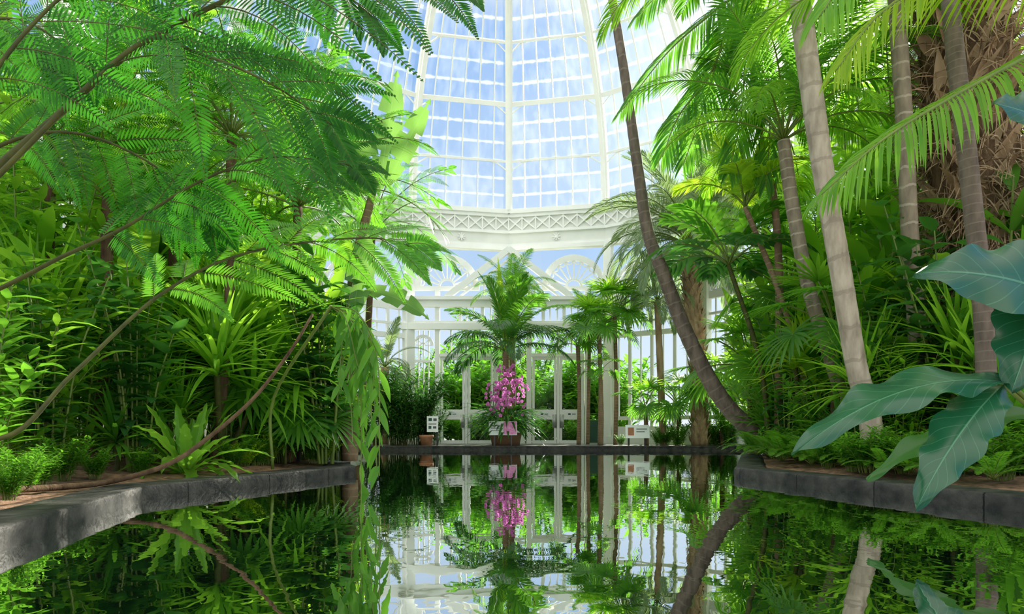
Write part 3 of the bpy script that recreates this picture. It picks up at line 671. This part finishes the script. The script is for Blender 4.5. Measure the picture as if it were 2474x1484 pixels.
# ---------------- centre
b=G(1222,17.6); c=at(1222,850,17.6)
o=thing('kentia_palm','feather palm with upright and arching fronds above orchids','palm',b)
trunk(o,[b,(b+c)*.5,c],[.10,.08],'barkb'); crown(o,c-b,kent,21,.8,s=.95)
mb=MB(); mb.leaf(V((0,0,0)),V((-.08,0,1)),V((0,-1,0)),2.5,.2,0,.1,6,.3); part(o,'spear_leaf',mb.mesh('spear_leaf',['yellow']),Matrix.Translation(c-b+V((0,-.1,0))))
b=G(1240,18.1); c=at(1236,715,18.1)
o=thing('feather_palm','tall feather palm crown rising behind the smaller palm','palm',b); trunk(o,[b,(b+c)*.5,c],[.09,.07],'barkb'); crown(o,c-b,arec,18,2.2,s=.55)
for x,y,d,s,n in [(1449,800,17.4,.95,15),(1487,765,17.6,1.1,17),(1398,835,17.8,.8,9),(1452,900,17.2,.6,8)]:
    b=G(x,d); c=at(x-2,y,d)
    o=thing('fan_palm','slim-trunked fan palm with pleated fan leaves','palm',b,'fan palms by the doors'); trunk(o,[b,(b+c)*.5+V((.03,0,0)),c],[.06,.05,.055],'barkb'); crown(o,c-b,fan,n,x*.7,s=s)
b=G(1420,18.2); c=at(1425,770,18.2); o=thing('feather_palm','slim light green feathery palm beside the fan palms','palm',b); trunk(o,[b,(b+c)*.5,c],[.05,.045],'barkb'); crown(o,c-b,arec,14,1.2,s=.42)
b=G(1562,17.0); c=at(1560,985,17.0); o=thing('fan_palm','small fan palm with spread leaves near the terrace sign','palm',b,'fan palms by the doors'); trunk(o,[b,(b+c)*.5,c],[.06,.05],'bootd'); crown(o,c-b,fan,10,4,s=.8)
# orchid display
b=G(1222,17.15); o=thing('orchid_display','wicker planter of pink orchids ringed by dark leaves','flowers',b)
mb=MB(); P=[V((0,0,z)) for z in (0,.12,.22,.30,.33)]; mb.tube(P,[.36,.38,.40,.42,.38],20); part(o,'planter',mb.mesh('wicker_planter',['basket']))
mb=MB(); mb.tube([V((0,0,.2)),V((0,0,.7))],[.3,.2],12,1)
for i in range(190):
    az=i*2.4; e=R.uniform(-.1,.8); mb.leaf(V((math.cos(az)*.25,math.sin(az)*.15,.4+R.random()*.45)),V((math.cos(az)*math.cos(e),math.sin(az)*math.cos(e),math.sin(e))),V((0,0,1)),R.uniform(.65,1.1),.075,0,1.2,5,.3)
part(o,'foliage',mb.mesh('orchid_leaves',['dark','stemg']))
def bloom(fl,p,s,tw):
    for k in range(5):
        a=k*2*math.pi/5+tw; d=V((math.cos(a),-.15,math.sin(a))); fl.leaf(p,d,V((R.uniform(-.3,.3),-1,0)),.048*s,.042*s,0,0,3,.2,.6)
    fl.leaf(p+V((0,-.01,0)),V((0,-.5,-1)).normalized(),V((0,-1,0)),.03*s,.026*s,1,.2,2)
fl=MB(); bloom(fl,V((0,0,0)),1,.3); flm=fl.mesh('orchid_bloom',['pink','pinkd'])
more=MB(); cnt=0
for k in range(24):
    az=k*2.4; sr=R.uniform(.12,.46); hh=R.uniform(1.1,1.95)*(1.08-sr*.3); e=V((math.cos(az)*sr,math.sin(az)*sr*.7-.15,hh))
    P=catmull([V((0,0,.6)),V((e.x*.5,e.y*.5,hh*.9)),e,e+V((math.cos(az)*.16,math.sin(az)*.1-.08,-.35))],6)
    mb=MB(); mb.tube(P,.007,4); part(o,'flower_stem',mb.mesh('flower_stem',['stemg']))
    for j in range(8):
        p=lerpl(P,.40+.58*j/7)+V((R.uniform(-.09,.09),-.04+R.uniform(-.05,.03),R.uniform(-.09,.09)))
        if math.sin(az)<.1 and cnt<100:
            cnt+=1; part(o,'orchid_flower',flm,Matrix.Translation(p)@Matrix.Rotation(R.uniform(-.8,.8),4,'Z')@Matrix.Rotation(R.uniform(-.4,.4),4,'Y')@Matrix.Scale(R.uniform(.85,1.15),4))
        else: bloom(more,p,1.0,R.random())
x=part(o,'orchid_flower',more.mesh('orchid_mass',['pink','pinkd'])); x['kind']='stuff'
def sign(px,py,d,w,h,label,tilt,legs,extra):
    c=at(px,py,d); base=V((c.x,d,FLZ if d>16.4 else GZ)); o=thing('information_sign',label,'sign',base)
    W,H=w*d/F,h*d/F; zc=c.z-base.z; rm=Matrix.Translation((0,0,zc))@Matrix.Rotation(tilt,4,'X')
    mb=MB(); mb.box((-W/2,-.012,-H/2),(W/2,.012,H/2)); part(o,'panel',mb.mesh('sign_panel',['sign'],None,False),rm)
    mb=MB()
    for a in legs: mb.box((a*W-.02,.03,0),(a*W+.02,.07,zc))
    part(o,'stand',mb.mesh('sign_stand',['black'],None,False))
    mb=MB()
    for (x0,x1,z0,z1,m) in extra: mb.box((x0*W,-.018,z0*H),(x1*W,-.0135,z1*H),m)
    part(o,'print',mb.mesh('sign_print',['ink','pinkp','greenp','terra'],None,False),rm)
sign(1215,1035,16.64,68,34,'tilted white caption panel with a pink orchid picture',-.12,(-.3,.3),[(.02,.48,-.46,.46,1),(-.42,-.1,.15,.20,0),(-.42,-.05,-.02,.01,0),(-.42,-.1,-.18,-.15,0)])
sign(1045,1025,16.9,27,38,'small upright white notice with printed symbols on a stand',0,(.4,),[(-.35,-.05,.2,.38,2),(.08,.38,.2,.36,0),(-.35,.35,-.02,.03,0),(-.35,-.1,-.3,-.12,2),(.05,.35,-.28,-.14,0)])
sign(1540,1043,16.7,58,32,'tilted white plant label with small orange flower pictures',-.12,(-.35,.35),[(-.4,-.15,-.3,.3,3),(-.05,.4,.15,.22,0),(-.05,.3,-.05,.0,0)])
sign(742,978,8.0,60,108,'white and black upright information board among foliage',0,(-.4,.4),[(.02,.46,-.1,.45,0),(-.42,-.05,.3,.36,0),(-.42,-.05,.1,.13,0),(-.42,-.05,0,.03,0)])
b=G(1030,16.95); mb=MB(); mb.tube([V((0,0,z)) for z in (0,.2,.22,.27)],[.13,.17,.19,.19],16); single('flower_pot',mb.mesh('flower_pot',['terra']),'terracotta pot beside the notice','pot',b)
for x,y,s in [(-3.6,24.5,.8),(-1.4,24.4,.95),(.6,24.8,.9),(2.6,24.2,.75),(-.4,27.5,1.15),(4.6,27.5,.6),(-6.4,23.5,.9),(-8.8,20.5,.9),(-10,16.5,1.0),(-10.6,12,1.1),(7.8,24,.5)]:
    put('garden_tree',T['hedge'],V((x,y,FLZ)),'leafy green garden tree outside the glass','tree','trees outside the glass',None,s)
for k in range(9):
    put('garden_bush',T['bushm'],V((-3.4+k*.85,22.2+.5*(k%2),FLZ)),'dense green bush outside the glass doors','bush','bushes outside the doors',None,2.1+.35*(k%3))
for k in range(8):
    put('garden_bush',T['bushm'],V((-3.2+k*.85,20.7,FLZ)),'dense green bush outside the glass doors','bush','bushes outside the doors',None,.8)
# ---------------- right
b=G(1885,10); o=thing('leaning_palm','tall slender palm with a curved leaning dark trunk','palm',b)
PT=[b,at(1835,1060,10),at(1740,960,10),at(1660,810,10),at(1602,660,10),at(1565,560,10),at(1540,400,10),at(1512,200,10),at(1480,0,10),at(1440,-250,10),at(1400,-560,10)]
trunk(o,PT,[.14,.13,.12,.11,.10,.088,.078,.07,.062,.06,.06],'barkd',.05,12,14); crown(o,PT[-1]-b,arec,12,1,s=.7)
b=G(1690,16.9); c=at(1668,600,16.9)
o=thing('jelly_palm','stout palm with rough trunk and grey-green drooping fronds','palm',b)
tr=MB(); P=catmull([b,at(1688,900,16.9),at(1672,720,16.9),c],12); tr.tube(P,[.2]*len(P),12,0,.1)
for i in range(260):
    t=i/260; p=lerpl(P,t); a=i*2.4; d=V((math.cos(a)*.5,math.sin(a)*.5,.8)); tr.leaf(p+V((math.cos(a),math.sin(a),0))*.18,d,V((math.cos(a),math.sin(a),.2)).cross(V((0,0,1))).cross(d),.25,.13,0,-.2,2,.2)
part(o,'trunk',tr.mesh('jelly_trunk',['boot'],b)); crown(o,c-b,butia,64,.5,s=1.25)
b=G(1603,17.3); c=at(1588,730,17.3); o=thing('slender_palm','slender brown-trunked palm with grey-green crown','palm',b); trunk(o,[b,(b+c)*.5,c],[.09,.08],'boot'); crown(o,c-b,butia,20,1.5,s=.62)
def palm(px0,d,pts,ws,mat,lab,vs,n,s,seed,name='clumping_palm'):
    b=G(px0,d); o=thing(name,lab,'palm',b); PP=[b]+[at(x,y,d) for x,y in pts]
    trunk(o,PP,[w/2*d/F for w in ws],mat,.03,12,14)
    if vs: crown(o,PP[-1]-b,vs,n,seed,s=s)
    return o,PP[-1]
palm(2060,8.0,[(2040,980),(2005,860),(1955,700),(1915,500),(1893,340)],[36,34,32,32,30],'bark','slender palm with pale ringed trunk and bushy crown',arec,22,.75,.3)
palm(2115,6.4,[(2100,1000),(2068,880),(2030,650),(1990,420),(1965,250),(1940,60),(1925,-100)],[54,50,48,48,48,50,50,48],'barkp','palm with thick pale trunk and peeling papery bark',arec,9,.9,2.3)
palm(2225,7.0,[(2222,890),(2200,600),(2185,300),(2168,40),(2160,-120)],[42,40,38,38,36],'bark','upright palm with grey ringed trunk',arec,14,.9,1.1)
palm(2385,5.4,[(2378,800),(2345,450),(2310,150),(2290,-60)],[44,42,40,38],'barkd','slim palm with dark ringed trunk',arec,8,.8,.6)
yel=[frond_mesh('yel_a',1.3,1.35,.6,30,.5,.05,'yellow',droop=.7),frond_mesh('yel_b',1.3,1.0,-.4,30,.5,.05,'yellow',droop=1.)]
palm(1960,8.8,[(1940,900),(1880,700),(1800,500)],[16,14,12],'barkb','small palm with sunlit yellow-green fronds',yel,9,.8,.9)
palm(1900,12.5,[(1890,800),(1850,560)],[26,24],'barkb','feather palm with arching sunlit fronds',arec,18,.8,2.)
b=V((at(2400,0,7).x,7.2,GZ)); c=at(2320,-80,7.2); o=thing('date_palm','massive palm trunk covered in tan fibrous leaf bases','palm',b)
tr=MB(); P=catmull([b,at(2385,700,7.2),at(2345,350,7.2),c],12); tr.tube(P,[.42]*len(P),16,2,.05)
for i in range(420):
    t=i/420; p=lerpl(P,t); a=i*2.39996+R.uniform(-.2,.2); ou=V((math.cos(a),math.sin(a),0)); d=(ou*R.uniform(.2,.9)+V((R.uniform(-.5,.5),R.uniform(-.3,.3),R.uniform(.4,.9)))).normalized()
    tr.leaf(p+ou*.40,d,(ou+V((R.uniform(-.4,.4),0,0))),R.uniform(.25,.6),R.uniform(.07,.17),1 if R.random()<.4 else 0,R.uniform(-.5,.9),5,.5,.2)
for i in range(5000):
    t=R.random(); p=lerpl(P,t); a=R.uniform(0,6.28); ou=V((math.cos(a),math.sin(a),0))
    tr.leaf(p+ou*R.uniform(.42,.52),V((ou.x*.5+R.uniform(-.7,.7),ou.y*.5,R.uniform(-1.2,.4))).normalized(),ou,R.uniform(.2,.5),.012,R.choice((0,1,2)),.8,3)
part(o,'trunk',tr.mesh('date_trunk',['boot','dry','bootd'],b)); crown(o,c-b,arec,16,.2,s=1.3)
mb=MB(); mb.tube([V((0,0,z)) for z in (0,.5,1.0,1.35)],[.56,.58,.56,.52],20); part(o,'trunk_wrap',mb.mesh('wicker_wrap',['basket']),None,'brown woven matting wrapped around the trunk base')
def nearfrond(par,pts,d,n,ll,lw,leaf,nrm,droop=1.6,ang=1.1,r=.02,t0=.1,lift=-.1):
    ds=d if isinstance(d,list) else [d]*len(pts)
    P=catmull([at(p[0],p[1],q) for p,q in zip(pts,ds)],8); mb=MB(); k=len(P); mb.tube(P,[r*(1-.8*i/(k-1)) for i in range(k)],6,1)
    pinnate(mb,P,nrm.normalized(),t0,n,lambda z:ll*(.6+.4*math.sin(math.pi*min(1,z*.8+.2)))*(1 if z<.85 else 1-(z-.85)*2.5),lw,ang,lift,droop,0,5,.25)
    part(par,'frond',mb.mesh('arching_frond',[leaf,'stemg'],par.location))
b=G(2650,4.6); o=thing('arching_palm','palm with long arching yellow-green fronds hanging over the pool','palm',b)
trunk(o,[b,at(2660,700,4.6),at(2640,200,4.6),at(2620,60,4.6)],[.12,.11,.1,.09],'bark')
nearfrond(o,[(2620,60),(2474,140),(2300,235),(2130,340),(1985,470)],[4.6,4.5,4.4,4.3,4.3],64,.55,.022,'bright',V((.3,-.3,1)))
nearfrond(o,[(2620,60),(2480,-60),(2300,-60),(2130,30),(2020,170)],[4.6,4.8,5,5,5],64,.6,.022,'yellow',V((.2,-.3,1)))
nearfrond(o,[(2620,60),(2560,-200),(2350,-220),(2100,-120),(1980,40)],[4.6,4.2,4,4,4],64,.6,.022,'bright',V((.2,-.3,1)))
b=G(1800,9.6); b.x=at(1880,0,9.6).x; o=thing('feather_palm','feather palm with sunlit fronds arching beneath the dome','palm',b)
c=at(1790,-20,8.5); trunk(o,[b,at(1880,600,9.2),at(1840,300,8.8),c],[.06,.05,.045,.04],'barkb')
for pts in ([(1790,-20),(1710,40),(1610,130),(1500,270)],[(1790,-20),(1740,120),(1700,260),(1650,400)],[(1790,-20),(1800,120),(1790,280),(1760,420)],[(1790,-20),(1880,60),(1930,180),(1950,330)],[(1790,-20),(1720,170),(1640,280),(1600,380)],[(1790,-20),(1700,-60),(1620,-40),(1540,40)],[(1790,-20),(1850,150),(1860,300),(1850,450)]):
    nearfrond(o,pts,8.5,54,.6,.028,'mid',V((.1,-.5,.8)),1.2,.95,.02)
for k,(px,d,t,i,s) in enumerate([(1960,11,'narrow',1,1.1),(2080,9.6,'tall',0,.95),(2200,9.2,'tall',0,1.1),(2330,9.4,'tall',0,1.1),(2500,8.4,'tall',1,1.0),(2050,12.2,'narrow',1,1.2),(2470,10,'narrow',0,1.2),(1830,13.2,'tall',0,.6),(2620,7.5,'tall',0,1.0),(2150,11.8,'tall',0,1.2),(2300,12,'tall',0,1.3),(1900,12.6,'tall',0,.8)]):
    put('leafy_tree' if t=='tall' else 'bamboo_clump',T[t][i],G(px,d),('tall tropical shrub with broad bright green leaves' if t=='tall' else 'tall clump of slender canes with narrow drooping leaves'),'tree' if t=='tall' else 'bamboo','tall greenery in the beds',None,s)
for px,d,i,s in [(1900,9.6,1,.8),(1990,8.8,0,.8),(2130,7.8,0,.8),(2260,7.6,0,.8),(2350,6.4,1,.8),(1840,10.8,0,.8),(2180,6.6,0,.5),(1970,7.8,1,.5)]:
    put('ginger_plant',T['ginger'][i],G(px,d),'ginger plant with arching canes of lance-shaped leaves','plant','ginger clumps',None,s)
for px,d,s in [(2160,7.4,1.1),(2290,6.6,1.2),(1980,9.2,1.1),(2440,6.4,1.1),(2090,6.9,.7),(1900,9.2,1.0)]:
    put('philodendron',T['philo'],G(px,d),'climbing philodendron with dark glossy broad leaves','plant','philodendrons',None,s)
for px,d,s in [(1640,17.0,.6),(1730,17.2,.6),(1820,11,.55),(1610,17.2,.5),(1880,8.6,.45),(2000,6.6,.4),(2300,5.4,.4),(2420,5.0,.45),(2470,5.4,.7),(2180,5.8,.4),(1590,17.1,.4),(1500,17.2,.3),(1760,17.0,.8),(1700,17.1,.5),(1800,17.2,.9),(2100,5.9,.45),(2060,6.1,.35)]:
    put('ground_plant',T['darks' if s<.56 else 'bushm'],G(px,d),'low leafy ground plant edging the pool','plant','ground plants',None,s)
for px,d,s in [(1865,8.4,1.0),(1925,7.8,1.0),(1890,7.7,.9),(1980,7.1,.9),(2060,6.6,.8),(2130,6.1,.8),(2260,5.2,.6),(2400,4.8,.6),(1830,9.6,1.0),(1960,6.9,.7),(2330,5.6,.6),(2090,6.0,.7),(2200,5.6,.7),(2140,5.7,.6)]:
    b=G(px,d); o=thing('ground_fern','low fern with feathery green fronds','fern',b,'ground ferns'); crown(o,V((0,0,.02)),gf,14,px*.1,s=s)
for px,d,z,s in [(1815,11.2,1.4,1.0),(1745,17.0,1.4,1.2),(1900,10.2,2.4,.9),(1640,17.3,1.0,1.0),(2020,8.0,1.5,.9)]:
    b=G(px,d); o=thing('fan_palm','fan palm with pleated green fan leaves','palm',b,'fan palms'); trunk(o,[b,b+V((0,0,z*.5)),b+V((0,0,z))],[.06,.06],'bootd'); crown(o,V((0,0,z)),fan,13,px*.1,s=s*1.1)
b=G(1860,9.6); o=thing('broad_leaflet_palm','palm with broad dark glossy leaflets','palm',b); c=at(1760,640,9.4)
trunk(o,[b,(b+c)*.5+V((.15,0,0)),c],[.04,.03],'stemb')
bl=[frond_mesh('broadl_a',1.3,1.2,.1,9,.55,.13,'mid',t0=.3,droop=.7,seg=5),frond_mesh('broadl_b',1.3,.7,-.7,9,.55,.13,'dark',t0=.3,droop=1.0,seg=5)]
crown(o,c-b,bl,12,.4,s=.9)
# anthurium with huge leaves
b=V((3.35,4.0,.12)); o=thing('giant_anthurium','bird nest anthurium with huge glossy dark green leaves','plant',b)
def al(x0,y0,x1,y1,d0,d1,W,up,dr,lobe=.0,fold=.2,mat='teal',curl=.5,peak=.42):
    p=at(x0,y0,d0); q=at(x1,y1,d1); d=q-p; mb=MB()
    mb.broad(p,d.normalized()+V((0,0,dr*.45)),V(up),d.length*1.06,W,0,dr,60,16,fold,.018,lobe,peak,curl,wfreq=3.3,ruff=.10)
    P=catmull([b+V((0,0,.05)),b.lerp(p,.5)+V((.08,.05,.1)),p],6); mb.tube(P,.012,6,1)
    part(o,'leaf',mb.mesh('anthurium_leaf',[mat,'stemg'],b))
al(2440,925,1930,1085,3.3,3.0,.28,(.1,-.6,1),.8,0)
al(2425,930,2225,1215,3.3,2.9,.25,(-.5,-.8,.4),.5,0)
al(2700,800,2235,640,3.4,3.2,.62,(.15,-.85,.5),.7,.15,peak=.35)
al(2560,640,2450,930,3.35,3.2,.36,(-.5,-.85,.2),.1,.1)
al(2600,330,2410,250,3.6,3.4,.32,(.1,-.9,.4),.3,.1)
al(2520,1000,2110,1150,3.8,3.7,.22,(0,-.5,1),.7,0,mat='dark')
al(2500,900,2560,500,3.7,3.8,.3,(.2,-.9,.2),.1,0)
# ================================================================== WORLD, LIGHT, CAMERA
sd=V((.52,1,.61)).normalized()
w=bpy.data.worlds.new('sky'); scn.world=w; w.use_nodes=True; nt=w.node_tree; nt.nodes.clear(); L=nt.links
out=N(nt,'ShaderNodeOutputWorld'); bg=N(nt,'ShaderNodeBackground'); bg.inputs[1].default_value=1.0
tc=N(nt,'ShaderNodeTexCoord'); sx=N(nt,'ShaderNodeSeparateXYZ'); L.new(tc.outputs['Generated'],sx.inputs[0])
r=ramp(nt,sx.outputs[2],[(.0,(.88,.93,.96)),(.12,(.66,.80,.94)),(.26,(.32,.54,.87)),(.52,(.21,.42,.82)),(.62,(.95,.95,.92)),(.9,(1,.99,.96))])  # top stops whiten the unseen overhead sky as neutral fill
mpn=N(nt,'ShaderNodeMapping'); mpn.inputs['Scale'].default_value=(1,1,2.5); L.new(tc.outputs['Generated'],mpn.inputs[0])
ns=N(nt,'ShaderNodeTexNoise',Scale=1.8,Detail=5.0); L.new(mpn.outputs[0],ns.inputs['Vector'])
cl=ramp(nt,ns.outputs[0],[(.45,(0,0,0)),(.85,(.55,.55,.55))])
mx=N(nt,'ShaderNodeMixRGB'); L.new(cl.outputs[0],mx.inputs[0]); L.new(r.outputs[0],mx.inputs[1]); mx.inputs[2].default_value=(.88,.93,.98,1)
over=math_(nt,'MULTIPLY',math_(nt,'SMOOTH_MAX',math_(nt,'SUBTRACT',sx.outputs[2],.58),0,.02),2.8)  # added fill: extra brightness in the unseen sky overhead
back_fill=math_(nt,'MULTIPLY',math_(nt,'MAXIMUM',math_(nt,'MULTIPLY',sx.outputs[1],-1),0),1.15)  # added frontal fill: unseen sky behind the camera made brighter
dt=N(nt,'ShaderNodeVectorMath',operation='DOT_PRODUCT'); L.new(tc.outputs['Generated'],dt.inputs[0]); dt.inputs[1].default_value=sd
gl=math_(nt,'POWER',math_(nt,'MAXIMUM',dt.outputs['Value'],0),30)
gl2=math_(nt,'POWER',math_(nt,'MAXIMUM',dt.outputs['Value'],0),260)
gg=math_(nt,'ADD',math_(nt,'ADD',math_(nt,'MULTIPLY',gl,1.0),math_(nt,'MULTIPLY',gl2,14.0)),math_(nt,'ADD',over,back_fill))
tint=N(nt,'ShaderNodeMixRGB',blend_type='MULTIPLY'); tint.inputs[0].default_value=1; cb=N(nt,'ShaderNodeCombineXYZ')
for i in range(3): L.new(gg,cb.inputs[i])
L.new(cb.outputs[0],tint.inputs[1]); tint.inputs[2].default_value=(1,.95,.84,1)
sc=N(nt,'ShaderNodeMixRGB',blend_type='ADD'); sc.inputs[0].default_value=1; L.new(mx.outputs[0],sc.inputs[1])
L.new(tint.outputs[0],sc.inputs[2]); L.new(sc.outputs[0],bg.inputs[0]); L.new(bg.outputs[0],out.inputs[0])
sl=bpy.data.lights.new('sun','SUN'); sl.energy=13; sl.angle=.015; sl.color=(1,.92,.76); so=bpy.data.objects.new('sun',sl); so.rotation_euler=(-sd).to_track_quat('-Z','Y').to_euler(); COL.objects.link(so)
cam=bpy.data.cameras.new('camera'); co=bpy.data.objects.new('camera',cam); COL.objects.link(co); co.location=(0,0,CH); co.rotation_euler=(math.pi/2,0,0)
cam.sensor_width=36; cam.lens=F/2474*36; cam.shift_y=(HZ-742)/2474; cam.clip_start=.05; scn.camera=co
scn.view_settings.view_transform='Standard'; scn.view_settings.exposure=.04; scn.view_settings.gamma=1.09
